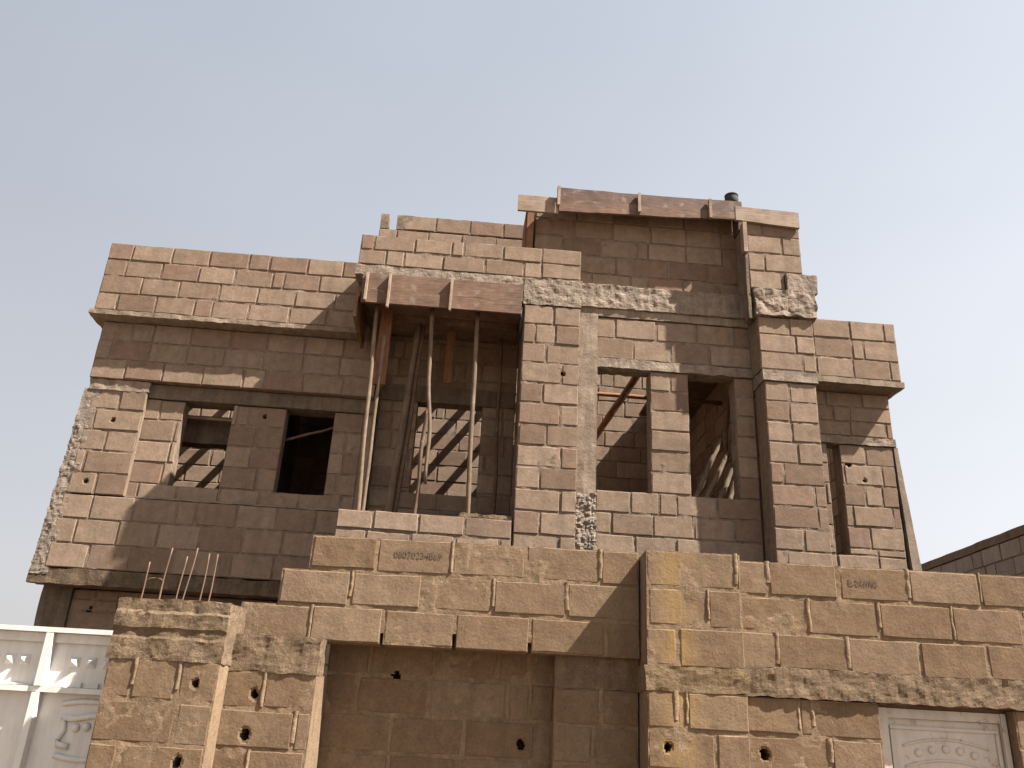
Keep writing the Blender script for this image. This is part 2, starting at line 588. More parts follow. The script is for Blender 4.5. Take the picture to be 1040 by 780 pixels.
# roof joists over the open rooms
for x in (-4.25, -3.72, -3.42, -2.95):
    rough_box('roof_joist', H, M_PLANK, x - .035, x + .035, 9.97, 12.29, 5.98, 6.08, .3, .006, 3, seed=int(x * 9))
for x in (-.95, -.45, .02, .33, .78, 1.3):
    rough_box('roof_joist', H, M_PLANK, x - .035, x + .035, 10.12, 12.29, 6.40, 6.5, .3, .006, 3, seed=int(x * 9))
rough_box('shade_deck', H, M_PLANK, -2.72, -1.32, 9.97, 12.28, 6.0, 6.04, .3, .004, 3, seed=24)  # unseen deck added to darken the room behind the second left window
panel('wall', H, 9.98, 12.28, 3.03, 5.96, 0, t=.12, seed=77, M=side(-1.42, 1), res=.2)  # partition added to keep out light from the open middle room
panel('wall', H, 9.98, 12.28, 3.03, 5.96, 0, t=.1, seed=78, M=side(-2.70, 1), res=.2)  # added partition, encloses the second left window's room so it stays dark
rough_box('shade_deck', H, M_PLANK, 2.62, 3.44, 9.25, 12.2, 6.30, 6.335, .3, .004, 3, seed=29)  # deck added under the tower to keep the right tall window dark
rough_box('shade_deck', H, M_PLANK, -4.37, -2.74, 9.97, 11.3, 6.085, 6.12, .3, .004, 3, seed=27)  # added boards, cut the skylight reaching the first left room
rough_box('shade_deck', H, M_PLANK, -1.3, 1.17, 10.15, 11.2, 6.51, 6.545, .3, .004, 3, seed=28)  # unseen boards added to dim the room behind the balcony
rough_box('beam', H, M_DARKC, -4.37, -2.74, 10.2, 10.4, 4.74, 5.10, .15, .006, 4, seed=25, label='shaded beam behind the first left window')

# ---- balcony box in the middle
panel('parapet', H, -1.46, 1.17, 6.56, 6.97, 8.6, t=.2, rows=2, seed=30, off=.1, label='block parapet over the balcony opening')
panel('parapet', H, 8.81, 9.6, 6.42, 6.97, 0, rows=2, seed=31, M=side(-1.46, 1))
panel('parapet', H, 8.81, 9.49, 6.42, 6.97, 0, rows=2, seed=32, M=side(1.17, -1))
rough_box('beam', H, M_CONC, -1.475, .505, 8.60, 8.80, 6.425, 6.553, .02, .010, 10, seed=33)
rough_box('beam', H, M_CONC, .50, 1.18, 8.595, 8.81, 6.205, 6.556, .018, .013, 12, seed=34)
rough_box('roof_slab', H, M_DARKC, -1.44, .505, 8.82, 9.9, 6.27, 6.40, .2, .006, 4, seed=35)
panel('column', H, .51, 1.175, 3.03, 6.20, 8.6, t=.22, rows=13, seed=36, off=.12, L=.42, putlogs=((.99, 5.35, .024),),
      label='block column right of the balcony opening')
panel('balcony_wall', H, -1.315, .508, 3.03, 3.66, 8.603, t=.2, rows=3, seed=37, off=.08, gap=.018)
rough_box('balcony_wall', H, M_SCONC, -.05, .50, 8.63, 8.78, 3.66, 3.70, .025, .014, 12, seed=38, label='broken mortar crust on the balcony wall')
panel('wall', H, -1.17, .55, 3.03, 6.7, 9.9, t=.2, seed=39, res=.12, openings=((-.68, .12, 4.22, 5.38),), label='shaded back wall of the balcony')
panel('wall', H, 8.77, 9.88, 3.03, 6.62, 0, t=.2, seed=40, M=side(.545, 1), res=.12)
rough_box('column', H, M_PALE, -1.37, -1.18, 9.73, 9.97, 3.03, 6.2, .15, .006, 4, seed=41, label='plain concrete column behind the props')
rough_box('beam', H, M_DARKC, -1.60, -1.14, 9.62, 9.89, 5.93, 6.45, .1, .004, 5, seed=100)  # concrete filler added to close a bright gap beside the balcony
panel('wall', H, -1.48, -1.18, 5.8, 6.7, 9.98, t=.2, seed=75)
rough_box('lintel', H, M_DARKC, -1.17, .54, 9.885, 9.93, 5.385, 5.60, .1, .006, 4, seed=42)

# ---- concrete strip column beside the two windows
rough_box('column', H, M_PALE, 1.185, 1.405, 8.78, 9.02, 4.02, 6.24, .04, .008, 6, seed=43, label='pale concrete column beside the windows')
rough_box('column', H, M_GRAVEL, 1.18, 1.41, 8.77, 9.02, 3.03, 4.04, .016, .006, 8, gravel=.02, seed=44, label='honeycombed gravel foot of the concrete column')

# ---- wall with the two tall windows
panel('wall', H, 1.41, 3.26, 3.145, 5.58, 8.85, t=.22, rows=10, seed=45, off=.2,
      joints_at={0: [1.62, 2.08, 2.55, 3.0], 1: [1.85, 2.30, 2.75], 2: [1.60, 2.05, 2.50, 2.95], 3: [1.80, 2.12, 2.32, 2.76], 4: [2.03, 2.49], 5: [2.03, 2.49],
                 6: [2.03, 2.49], 7: [2.03, 2.49], 8: [2.03, 2.49], 9: [2.03, 2.27, 2.49]},
      openings=((1.42, 2.03, 4.12, 5.58), (2.49, 3.025, 4.12, 5.58)), label='wall with two tall empty windows')
rough_box('beam', H, M_DARKC, 1.41, 3.25, 8.86, 9.06, 3.025, 3.14, .2, .004, 4, seed=79)
rough_box('lintel', H, M_CONC, 1.40, 3.26, 8.835, 9.06, 5.585, 5.70, .035, .012, 10, seed=46)
panel('wall', H, 1.19, 3.26, 5.705, 6.24, 8.85, t=.22, rows=2, seed=47, off=.3)
rough_box('beam', H, M_PALE, 1.19, 3.26, 8.838, 9.07, 6.245, 6.345, .05, .008, 8, seed=48)
rough_box('beam', H, M_CONC, 1.18, 3.24, 8.81, 8.99, 6.35, 6.66, .018, .014, 12, seed=49, label='rough cast ring beam')
rough_box('roof_slab', H, M_DARKC, 1.18, 3.3, 9.075, 9.35, 6.45, 6.6, .2, .006, 5, seed=50)

# ---- tower
panel('tower_wall', H, .62, 3.44, 6.66, 7.92, 9.0, t=.2, rows=5, seed=51, off=.15, label='shaded front wall of the roof tower')
panel('tower_wall', H, 9.21, 10.9, 6.6, 7.9, 0, t=.2, seed=52, M=side(.62, 1), res=.15)
panel('tower_wall', H, 9.01, 12.3, 6.6, 7.5, 0, t=.2, seed=53, M=side(3.70, -1), res=.15)
panel('tower_wall', H, .81, 3.5, 7.31, 8.1, 12.3, t=.2, seed=54, res=.15)
panel('wall', H, 9.1, 12.28, 3.03, 6.58, 0, t=.2, seed=55, M=side(3.45, 1), res=.12)
panel('wall', H, 10.12, 12.28, 3.03, 6.3, 0, t=.2, seed=56, M=side(1.2, 1), res=.15)

# ---- pilaster at the right of the tower
panel('pilaster', H, 3.265, 3.875, 3.03, 5.43, 8.53, t=.32, rows=10, seed=57, off=.1, L=.44, label='lower shaft of the tall block pilaster')
rough_box('lintel', H, M_CONC, 3.255, 3.89, 8.515, 8.849, 5.433, 5.565, .04, .010, 9, seed=58)
panel('pilaster', H, 3.235, 3.90, 5.57, 6.25, 8.53, t=.32, rows=3, seed=59, off=.2, L=.44)
rough_box('beam', H, M_CONC, 3.21, 3.95, 8.49, 9.2, 6.255, 6.60, .018, .022, 9, seed=60, label='ragged concrete beam end on the pilaster')
rough_box('beam', H, M_CONC, 3.62, 3.985, 8.50, 9.2, 6.60, 6.835, .02, .012, 9, seed=61)
panel('pilaster', H, 3.175, 3.84, 6.61, 7.60, 8.53, t=.46, rows=4, seed=62, off=.05, L=.44,
      skip=((3.60, 3.9, 6.6, 6.83),), label='upper shaft of the pilaster beside the tower')
panel('pilaster', H, 9.0, 9.2, 6.61, 7.5, 0, t=.12, rows=4, seed=64, M=side(3.83, -1))

# ---- right wing
panel('parapet', H, 3.905, 5.27, 5.845, 6.65, 9.2, t=.2, rows=3, seed=65, off=.2, label='short parapet of the right wing')
panel('parapet', H, 9.41, 12.6, 5.845, 6.65, 0, t=.2, rows=3, seed=66, M=side(5.27, -1), res=.15)
rough_box('ledge', H, M_PALE, 3.905, 5.285, 9.185, 9.68, 5.765, 5.842, .06, .010, 5, seed=67)
panel('wall', H, 3.885, 5.21, 5.175, 5.76, 9.45, t=.22, rows=3, seed=68, off=.1)
rough_box('lintel', H, M_CONC, 3.885, 5.215, 9.435, 9.67, 5.075, 5.172, .035, .012, 9, seed=69)
panel('wall', H, 3.885, 5.18, 3.03, 5.07, 9.45, t=.22, rows=8, seed=70, off=.25, openings=((4.35, 4.50, 3.71, 5.07),),
      putlogs=((4.605, 4.80, .026), (4.78, 4.62, .028)), label='right wing wall with a narrow slit window')
rough_box('column', H, M_PALE, 5.185, 5.235, 9.443, 9.66, 3.03, 5.07, .06, .004, 5, seed=71, label='plastered corner strip of the right wing',
          skew=lambda x, y, z: (x + (.10 * max(0, 5.0 - z) / 1.4 if x > 5.2 else .04 * max(0, 5.0 - z) / 1.4), y, z))
panel('wall', H, 9.68, 12.5, 3.03, 5.76, 0, t=.2, seed=72, M=side(5.21, -1), res=.15)

# ---- rear roof wall
panel('rear_parapet', H, -1.5, .58, 6.45, 8.08, 10.2, t=.2, rows=7, seed=73, off=.2)
panel('rear_parapet', H, -1.5, .58, 8.083, 8.33, 10.2, t=.2, rows=1, seed=74, off=.12, skip=((-1.37, -1.27, 8, 8.4),), cuts=0,
      label='last loose course on the rear roof wall')

# ================================================================== FORMWORK
FW = thing('balcony_formwork', 'brown plank formwork with pale battens under the balcony parapet', 'formwork', (-.45, 9.0, 6.0), HOUSE)
rough_box('board', FW, M_PLANK, -1.37, .49, 8.555, 8.59, 6.21, 6.422, .12, .004, 3, seed=80)
rough_box('board', FW, M_PLANK, -1.36, .48, 8.550, 8.585, 6.045, 6.206, .12, .005, 3, seed=81)
rough_box('deck', FW, M_PLANK, -1.34, .49, 8.60, 9.70, 6.215, 6.25, .15, .004, 3, seed=82)
rough_box('side_board', FW, M_PLANKV, -1.43, -1.395, 8.6, 9.5, 5.88, 6.26, .15, .004, 3, seed=83)
rough_box('side_board', FW, M_PLANKV, -1.16, -1.02, 8.98, 9.02, 5.22, 6.21, .12, .004, 3, seed=84, label='orange brown board hanging below the deck')
rough_box('bearer', FW, M_POLED, -1.34, .45, 8.70, 8.78, 6.125, 6.21, .12, .006, 4, seed=85)
rough_box('bearer', FW, M_POLED, -1.2, .45, 9.16, 9.24, 6.13, 6.21, .12, .006, 4, seed=86)
rough_box('hanging_strip', FW, M_PLANKV, -.38, -.28, 9.48, 9.51, 5.5, 6.21, .12, .004, 4, seed=87)
for x, z0, z1 in ((-1.31, 6.05, 6.40), (-1.05, 5.98, 6.41), (-.34, 6.00, 6.41)):
    rough_box('batten', FW, M_BATTEN, x - .012, x + .014, 8.50, 8.548, z0, z1, .06, .003, 6, seed=int(x * 30))

TF = thing('tower_formwork', 'weathered plank formwork along the top edge of the roof tower', 'formwork', (2.0, 8.8, 7.5), HOUSE)


def sag(x, y, z):
    q = (x - .85) / 2.4
    return (x, y + (.05 * (z - 7.78) if z > 7.79 else 0), z - .012 * math.sin(q * 3.1) + (.10 * q if z < 7.66 else .02 * q))


rough_box('board', TF, M_PLANKD, .86, 3.21, 8.72, 8.755, 7.785, 7.955, .10, .006, 3, seed=90, skew=sag)
rough_box('board', TF, M_PLANK, .89, 3.19, 8.715, 8.75, 7.60, 7.782, .10, .006, 3, seed=91, skew=sag)
rough_box('end_board', TF, M_PALEPLANK, .38, .885, 8.735, 8.77, 7.575, 7.80, .08, .004, 3, seed=92)
rough_box('corner_board', TF, M_PLANKV, .515, .60, 8.94, 8.975, 7.0, 7.79, .08, .004, 3, seed=93)
rough_box('corner_board', TF, M_PLANKV, .50, .535, 8.99, 9.6, 7.0, 7.79, .08, .004, 3, seed=94)
rough_box('shade_return', TF, M_PLANKD, 3.165, 3.2, 8.76, 8.985, 7.56, 7.92, .08, .003, 3, seed=99)  # end board added to block sun from the right part of the tower wall
rough_box('shade_cap', TF, M_PLANK, .88, 3.18, 8.76, 9.16, 7.925, 7.955, .12, .004, 3, seed=95)  # hidden board added on top, stops sun falling behind the front boards
for x in (.88, 1.89, 2.79):
    rough_box('batten', TF, M_BATTEN if x < 2.5 else M_PALEPLANK, x - .016, x + .018, 8.668, 8.71, 7.66, 7.935, .06, .004, 6, seed=int(x * 30))

o = rough_box('plank', None, M_PALEPLANK, 3.04, 3.83, 8.48, 8.52, 7.495, 7.695, .06, .006, 3, seed=96,
              skew=lambda x, y, z: (x, y, z - (.05 * (x - 3.03) / .8 if z < 7.58 else .03 * (x - 3.03) / .8) + .03))
tag(o, 'pale plank nailed across the top of the tall pilaster', 'plank')
o = rough_box('plank', None, M_PALEPLANK, 3.115, 3.165, 8.47, 8.58, 7.08, 7.50, .06, .004, 3, seed=97)
tag(o, 'short upright plank on the left edge of the pilaster top', 'plank')
o = rough_box('plank', None, M_DARKC, 3.135, 3.17, 8.51, 8.66, 6.2, 7.07, .06, .006, 3, seed=98)
tag(o, 'dark grey upright plank along the left edge of the pilaster', 'plank')

# ---- black pot on the tower
V, F = [], []
prof = [(0, 0), (.07, 0), (.085, .03), (.088, .09), (.08, .125), (.088, .13), (.088, .142), (.06, .16), (.02, .168), (0, .168)]
ns = 20
for r, z in prof:
    for k in range(ns):
        a = k * 2 * math.pi / ns
        V.append((3.13 + max(r, .001) * math.cos(a), 8.86 + max(r, .001) * math.sin(a), 8.0 + z))
for i in range(len(prof) - 1):
    for k in range(ns):
        F.append((i * ns + k, i * ns + (k + 1) % ns, (i + 1) * ns + (k + 1) % ns, (i + 1) * ns + k))
pot = link('bucket', V, F, M_DARK, None, HOUSE, smooth=True)
tag(pot, 'small black bucket on the top edge of the roof tower', 'bucket')

# ================================================================== PROPS
GP = 'wooden props under the balcony formwork'
def prop(a, b, r0, r1, label, mat=M_POLE, seed=0, bend=.02):
    pole('wooden_prop', a, b, r0, r1, mat, label, 'prop', GP, seed, bend)

prop((-1.12, 8.84, 3.03), (-1.19, 8.74, 6.12), .028, .022, 'tall slim pole prop nearest the left edge of the balcony', seed=1, bend=.008)
prop((-1.10, 8.98, 3.03), (-1.07, 8.80, 5.75), .026, .018, 'thin short pole lashed beside the leftmost prop', seed=2)
prop((-.90, 9.34, 3.03), (-.72, 9.20, 6.12), .052, .034, 'thick sloping prop, second from the left', M_POLEM, 3, .01)
prop((-.83, 9.40, 3.03), (-.67, 9.24, 6.12), .036, .028, 'pole close beside the thick sloping prop', M_POLED, 4, .01)
prop((-.445, 8.76, 4.02), (-.55, 8.74, 6.12), .020, .026, 'pale pole ending in mid air in front of the doorway', M_POLEM, 5)
prop((-.56, 9.02, 3.03), (-.50, 8.92, 4.95), .026, .022, 'short dark pole lashed behind the hanging pale pole', M_POLED, 6)
prop((.07, 8.86, 3.03), (-.02, 8.74, 6.12), .028, .025, 'crooked prop, rightmost under the balcony formwork', M_POLEM, 7, bend=.016)
prop((.36, 9.72, 3.03), (.30, 9.6, 6.2), .024, .02, 'dark prop deep in the right corner of the balcony', M_POLED, 8)

# ---- timbers seen through the windows
pole('pole', (1.60, 10.55, 5.20), (2.26, 10.2, 6.25), .045, .05, M_RAW, 'red brown pole slanting across the left tall window', 'pole', 'poles inside the tall windows', 11, .006)
pole('pole', (1.42, 10.52, 5.93), (3.43, 10.6, 5.96), .03, .03, M_RAW, 'thin level pole behind the top of the left tall window', 'pole', 'poles inside the tall windows', 12, .006)
GB = 'poles leaning inside the right tall window'
for k, (xb, zb, xt, zt, yb, lab) in enumerate((
        (2.50, 3.9, 3.00, 4.98, 9.25, 'longest leaning pole of the bundle in the right tall window'),
        (2.60, 3.9, 3.07, 4.80, 9.22, 'second pole of the leaning bundle, right of the longest'),
        (2.78, 3.9, 3.13, 4.66, 9.20, 'middle pole of the leaning bundle in the right tall window'),
        (2.92, 3.9, 3.16, 4.55, 9.18, 'steep short pole at the right of the leaning bundle'),
        (2.44, 3.9, 2.82, 4.45, 9.30, 'lowest pole at the left of the leaning bundle'))):
    pole('pole', (xb, yb, zb), (xt, yb + .1, zt), .035, .03, M_POLE, lab, 'pole', GB, 20 + k, .006)
pole('pole', (3.02, 9.3, 4.7), (3.2, 9.5, 5.72), .022, .02, M_POLED, 'dark thin pole above the bundle in the right tall window', 'pole', GB, 26, .01)
pole('pole', (-2.26, 9.99, 4.79), (-1.66, 10.02, 5.03), .018, .015, M_POLE, 'thin curved stick slanting across the second left window', 'stick', None, 27, .02)
o = rough_box('batten', None, M_PALEPLANK, -3.55, -2.92, 10.0, 10.05, 4.985, 5.02, .08, .003, 4, seed=101)
tag(o, 'pale level batten across the first left window', 'batten')

# ================================================================== STREET WALL
W = thing('street_wall', 'unpainted block compound wall with stepped top, pillars and a small white metal door', 'wall', (.5, 6.0, 0), STREET)
SM = [M_SBLOCK, M_SMORT]
kw = dict(mats=SM, ang=STREET, res=.03, beads=.55, rough=.9, gap=.018, mdep=.0045, mamp=.010, edge=.55)

# pillar A with starter bars
PA = panel('pillar', W, -2.455, -1.735, -.07, 1.93, 5.6, t=.36, rows=8, seed=110, off=.16, putlogs=((-1.88, 1.79, .026), (-1.90, 1.34, .034)),
           joints_at={7: [-2.27, -1.99], 6: [-1.96], 5: [-2.27]}, label='gate pillar with a rough concrete cap', **kw)
CAP = rough_box('cap', W, M_SCONC, -2.465, -1.738, 5.598, 5.97, 1.918, 2.295, .018, .011, 12, seed=111, ang=STREET, label='rough layered concrete cap of the gate pillar',
                skew=lambda x, y, z: (x, y + (.018 if z > 2.21 else .010 if 2.05 < z < 2.11 else 0) * (y < 5.8), z))
bars = [(-2.37, -2.35, 2.54, 5.68), (-2.32, -2.30, 2.55, 5.86), (-2.25, -2.22, 2.64, 5.68), (-2.20, -2.18, 2.62, 5.86),
        (-2.09, -2.055, 2.65, 5.68), (-2.04, -2.03, 2.65, 5.86), (-1.95, -1.935, 2.63, 5.76)]
for i, (xb, xt, zt, y) in enumerate(bars):
    pth = [(xb + (xt - xb) * s + .003 * math.sin(s * 5 + i), y + .006 * math.sin(3 * s + i), 2.2 + (zt - 2.2) * s) for s in [k / 8 for k in range(9)]]
    V, F = tube(pth, .005, 7)
    link('rebar', V, F, M_RUST, CAP, STREET, smooth=True)
V, F = tube([(-2.30 + .05 * math.cos(a), 5.70, 2.42 + .02 * math.sin(a)) for a in [math.pi * k / 10 for k in range(11)]], .004, 6)
link('tie_wire', V, F, M_RUST, CAP, STREET, smooth=True)

# pillar B
panel('pillar', W, -1.765, -1.16, 0, 1.905, 5.8, t=.42, rows=8, seed=112, off=.3,
      putlogs=((-1.555, 1.755, .030), (-1.575, 1.51, .040)), joints_at={7: [-1.50], 6: [-1.27], 5: [-1.53]}, label='lower pillar beside the gate pillar', **kw)
rough_box('cap', W, M_SCONC, -1.765, -1.165, 5.795, 5.99, 1.892, 2.125, .022, .012, 9, seed=113, ang=STREET, label='crumbling mortar cap of the lower pillar')
# stepped band
STAMP = panel('band', W, -1.80, .985, 2.115, 2.858, 6.0, t=.22, rows=3, seed=114,
              joints_at={0: [-1.3, -.8, -.3, .22, .74], 1: [-1.555, -1.05, -.55, -.05, .47], 2: [-1.555, -1.365, -.89, -.36, .17, .70]},
              skip=((-1.80, -1.555, 2.363, 2.9), (-1.555, -1.365, 2.611, 2.9), (-.812, -.788, 2.1, 2.19), (-.314, -.286, 2.1, 2.21), (.208, .232, 2.1, 2.18)), flat=((-.62, 2.75),),
              label='three overhanging courses with a stepped left end', **kw)
# sunk panel and pier
panel('sunk_panel', W, -1.20, .42, -.06, 2.43, 6.26, t=.2, rows=10, joints_at={7: [-.97, -.46, .09, .25], 6: [-.71, -.2, .3]}, seed=117, off=.2, putlogs=((.195, 1.53, .036), (-.70, 1.96, .018)),
      label='shaded sunk wall panel under the band', **kw)
panel('pier', W, .40, .985, 0, 1.92, 6.07, t=.37, rows=8, seed=118, off=.2, label='shaded pier left of the stained pillar', **kw)
rough_box('pier', W, M_SCONC, .405, .985, 6.065, 6.24, 1.91, 2.13, .025, .010, 9, seed=119, ang=STREET)
# pillar C
kc = dict(kw); kc['mats'] = [M_PBLOCK, M_SMORT]
panel('pillar', W, .98, 1.64, 2.06, 2.83, 5.75, t=.45, rows=3, seed=120, off=.06, L=.44, joints_at={2: [1.60], 1: [1.40], 0: [1.19]}, label='tall stained pillar, upper courses', **kc)
rough_box('pillar', W, concrete('stained_band', (.14, .092, .048), (.215, .148, .085), 12, 1.1), .975, 1.645, 5.745, 6.19, 1.912, 2.07, .022, .012, 9, seed=121, ang=STREET)
panel('pillar', W, .98, 1.645, 0, 1.92, 5.75, t=.45, rows=8, seed=122, off=.25, L=.45, putlogs=((1.115, 1.575, .03), ), joints_at={7: [1.17, 1.24], 6: [1.42]},
      label='tall stained pillar, lower courses', **kc)
# right hand wall
RW = panel('wall', W, 1.63, 6.9, 2.10, 2.84, 6.0, t=.22, rows=3, seed=123, off=.18, cuts=.03, joints_at={2: [1.9, 2.4, 2.9, 3.41, 3.9, 4.4, 4.88, 5.4, 5.9, 6.4], 1: [2.17, 2.66, 3.18, 3.67, 4.15, 4.65, 5.14, 5.65, 6.15, 6.62], 0: [1.93, 2.42, 2.92, 3.39, 3.9, 4.4, 4.9, 5.38, 5.9, 6.4]}, flat=((2.575, 2.72),), label='right hand street wall above the door lintel', **kw)
rough_box('lintel', W, M_SCONC, 1.63, 6.9, 5.975, 6.21, 1.925, 2.112, .02, .012, 11, seed=124, ang=STREET, label='rough concrete lintel over the small door')
panel('wall', W, 1.63, 2.60, 0, 1.925, 6.0, t=.22, rows=8, seed=125, off=.1, putlogs=((1.80, 1.565, .04),), joints_at={7: [2.05, 2.14], 6: [2.24]}, label='wall left of the small door', **kw)
panel('wall', W, 3.50, 6.9, 0, 1.925, 6.0, t=.22, rows=8, seed=126, off=.1, **kw)
# small door
D = rough_box('door', W, M_DOOR, 2.685, 3.455, 6.12, 6.15, .05, 1.835, .5, 0, ang=STREET, label='white rust-edged metal door')
rough_box('frame', D, M_DOOR, 2.62, 2.68, 6.085, 6.16, .02, 1.90, .3, .001, 3, ang=STREET)
rough_box('frame', D, M_DOOR, 3.46, 3.495, 6.085, 6.16, .02, 1.90, .3, .001, 3, ang=STREET)
rough_box('frame', D, M_DOOR, 2.682, 3.458, 6.09, 6.16, 1.838, 1.898, .3, .001, 3, ang=STREET)
rough_box('rusty_edge', D, M_RUST, 2.62, 3.495, 6.10, 6.17, 1.901, 1.922, .3, .001, 3, ang=STREET)
rough_box('rail', D, M_DOOR, 2.70, 3.44, 6.108, 6.118, 1.77, 1.79, .3, 0, ang=STREET)
rough_box('rail', D, M_DOOR, 2.70, 2.72, 6.108, 6.118, .1, 1.766, .5, 0, ang=STREET)
rough_box('rail', D, M_DOOR, 3.42, 3.44, 6.108, 6.118, .1, 1.766, .5, 0, ang=STREET)
def boss(name, x, y, z, r, mat, parent, ang, sq=False, h=.02):
    V, F = [], []
    if sq:
        V = [(x - r, y, z - r), (x + r, y, z - r), (x + r, y, z + r), (x - r, y, z + r), (x, y - h, z)]
        F = [(0, 1, 4), (1, 2, 4), (2, 3, 4), (3, 0, 4), (3, 2, 1, 0)]
        return link(name, V, F, mat, parent, ang)
    n, m = 14, 5
    for j in range(m + 1):
        a = j / m * math.pi / 2
        for k in range(n):
            t = k * 2 * math.pi / n
            rr = max(r * math.cos(a), .0005)
            V.append((x + rr * math.cos(t), y - h * math.sin(a), z + rr * math.sin(t)))
    for j in range(m):
        for k in range(n):
            F.append((j * n + k, j * n + (k + 1) % n, (j + 1) * n + (k + 1) % n, (j + 1) * n + k))
    F.append(tuple(range(n)))
    return link(name, V, F, mat, parent, ang, smooth=True)
for k in range(5):
    s = (k - 2) / 2
    boss('boss', 3.07 + s * .19, 6.119, 1.655 - .03 * s * s, .026, M_DOOR, D, STREET, h=.014)
arc = [(3.07 + .29 * s, 6.118, 1.715 - .05 * s * s) for s in [-1 + k / 8 for k in range(17)]]
V, F = tube(arc, .008, 7); link('moulding', V, F, M_DOOR, D, STREET, smooth=True)
arc = [(3.07 + .29 * s, 6.118, 1.585 - .05 * s * s) for s in [-1 + k / 8 for k in range(17)]]
V, F = tube(arc, .008, 7); link('moulding', V, F, M_DOOR, D, STREET, smooth=True)

# stamps on the blocks
def stamp(text, x, y, z, width, parent, rotz=0.0):
    cu = bpy.data.curves.new('stamp', 'FONT')
    cu.body = text
    cu.size = .07
    cu.extrude = .0006
    to = bpy.data.objects.new('stamp_text', cu)
    COL.objects.link(to)
    bpy.context.view_layer.update()
    me = bpy.data.meshes.new_from_object(to.evaluated_get(bpy.context.evaluated_depsgraph_get()))
    bpy.data.objects.remove(to)
    bpy.data.curves.remove(cu)
    xs = [v.co.x for v in me.vertices]
    s = width / (max(xs) - min(xs))
    mx = (max(xs) + min(xs)) / 2
    V = [(x + (v.co.x - mx) * s, y - .004 - v.co.z, z + v.co.y) for v in me.vertices]
    F = [tuple(p.vertices) for p in me.polygons]
    bpy.data.meshes.remove(me)
    return link('stamped_text', V, F, M_INK, parent, STREET)
stamp('08070234869', -.595, 6.0, 2.725, .34, STAMP)
stamp('EL-DAWAKI', 2.575, 6.0, 2.70, .20, RW)

# ================================================================== GATE
G = thing('gate', 'white embossed sheet metal gate beside the rough gate pillar', 'gate', (-4.0, 6.0, 0), STREET)
gx0, gx1 = -5.6, -2.50
rough_box('panel', G, M_GATE, gx0, gx1, 6.06, 6.075, .05, 2.08, .4, .001, 2, ang=STREET)
rough_box('top_rail', G, M_GATE, gx0, gx1, 5.99, 6.08, 2.083, 2.115, .5, .001, 2, ang=STREET)
rough_box('top_rail', G, M_GATE, gx0, gx1, 6.035, 6.058, 2.02, 2.08, .5, .001, 2, ang=STREET)
rough_box('rail', G, M_GATE, gx0, gx1, 6.00, 6.058, 1.70, 1.735, .5, .001, 2, ang=STREET)
rough_box('rail', G, M_GATE, gx0, gx1, 6.00, 6.058, .9, .94, .5, .001, 2, ang=STREET)
for x in (-3.05, -4.05, -5.05):
    rough_box('stile', G, M_GATE, x - .022, x + .022, 5.985, 6.058, 1.738, 2.079, .3, .001, 2, ang=STREET)
    rough_box('stile', G, M_GATE, x - .022, x + .022, 5.985, 6.058, .944, 1.697, .3, .001, 2, ang=STREET)
for x in (-2.64, -2.755, -2.87, -3.21, -3.31, -3.42, -3.75, -3.87):
    boss('boss', x, 6.059, 1.90, .034, M_GATE, G, STREET, True, .045)
def sun_tooth(x0, x1, h, flip):  # raised white teeth stand in for patches of sunlight on the rail
    xa = x1 if flip else x0
    V = [(x0, 6.058, 1.738), (x1, 6.058, 1.738), (xa, 6.058, 1.738 + h), (x0, 6.04, 1.738), (x1, 6.04, 1.738), (xa, 6.04, 1.738 + h)]
    link('sun_patch', V, [(0, 1, 2), (5, 4, 3), (0, 3, 4, 1), (1, 4, 5, 2), (2, 5, 3, 0)], M_GATE, G, STREET)
for k in range(4):
    sun_tooth(-3.0 + k * .115, -2.90 + k * .115, .032, True)
sun_tooth(-3.42, -3.10, .03, False)
sun_tooth(-3.75, -3.44, .03, True)
for cx in (-2.66, -3.5):
    for dx, zz in ((-.10, 1.49), (-.03, 1.50), (.12, 1.49)):
        boss('boss', cx + dx, 6.059, zz, .028, M_GATE, G, STREET, h=.026)
    pts = [(cx - .12, 6.052, 1.375), (cx - .19, 6.052, 1.385), (cx - .20, 6.052, 1.42), (cx - .175, 6.052, 1.47), (cx - .185, 6.052, 1.52),
           (cx - .205, 6.052, 1.55), (cx - .12, 6.052, 1.545), (cx, 6.052, 1.57), (cx + .13, 6.052, 1.56)]
    V, F = tube(pts, .02, 10); link('moulding', V, F, M_GATE, G, STREET, smooth=True)
    pts = [(cx - .22 + .045 * k, 6.055, 1.635 + .022 * math.sin(k / 8 * math.pi)) for k in range(9)]
    V, F = tube(pts, .018, 10); link('moulding', V, F, M_GATE, G, STREET, smooth=True)
    pts = [(cx - .20 + .04 * k, 6.055, 1.32 - .02 * math.sin(k / 8 * math.pi)) for k in range(9)]
    V, F = tube(pts, .018, 10); link('moulding', V, F, M_GATE, G, STREET, smooth=True)

# ================================================================== NEIGHBOUR
N = thing('neighbour_wall', 'tall grey block side wall of the neighbouring plot at the right edge', 'wall', (7.1, 14, 0), STREET)
panel('wall', N, 6.3, 20, 0, 4.42, 0, t=.22, seed=140, M=side(7.0, 1), mats=[M_GBLOCK, M_DARKC], ang=STREET, res=.2)
rough_box('coping', N, M_DARKC, 6.985, 7.235, 6.3, 20, 4.423, 4.54, .15, .012, 2, ang=STREET, seed=141)

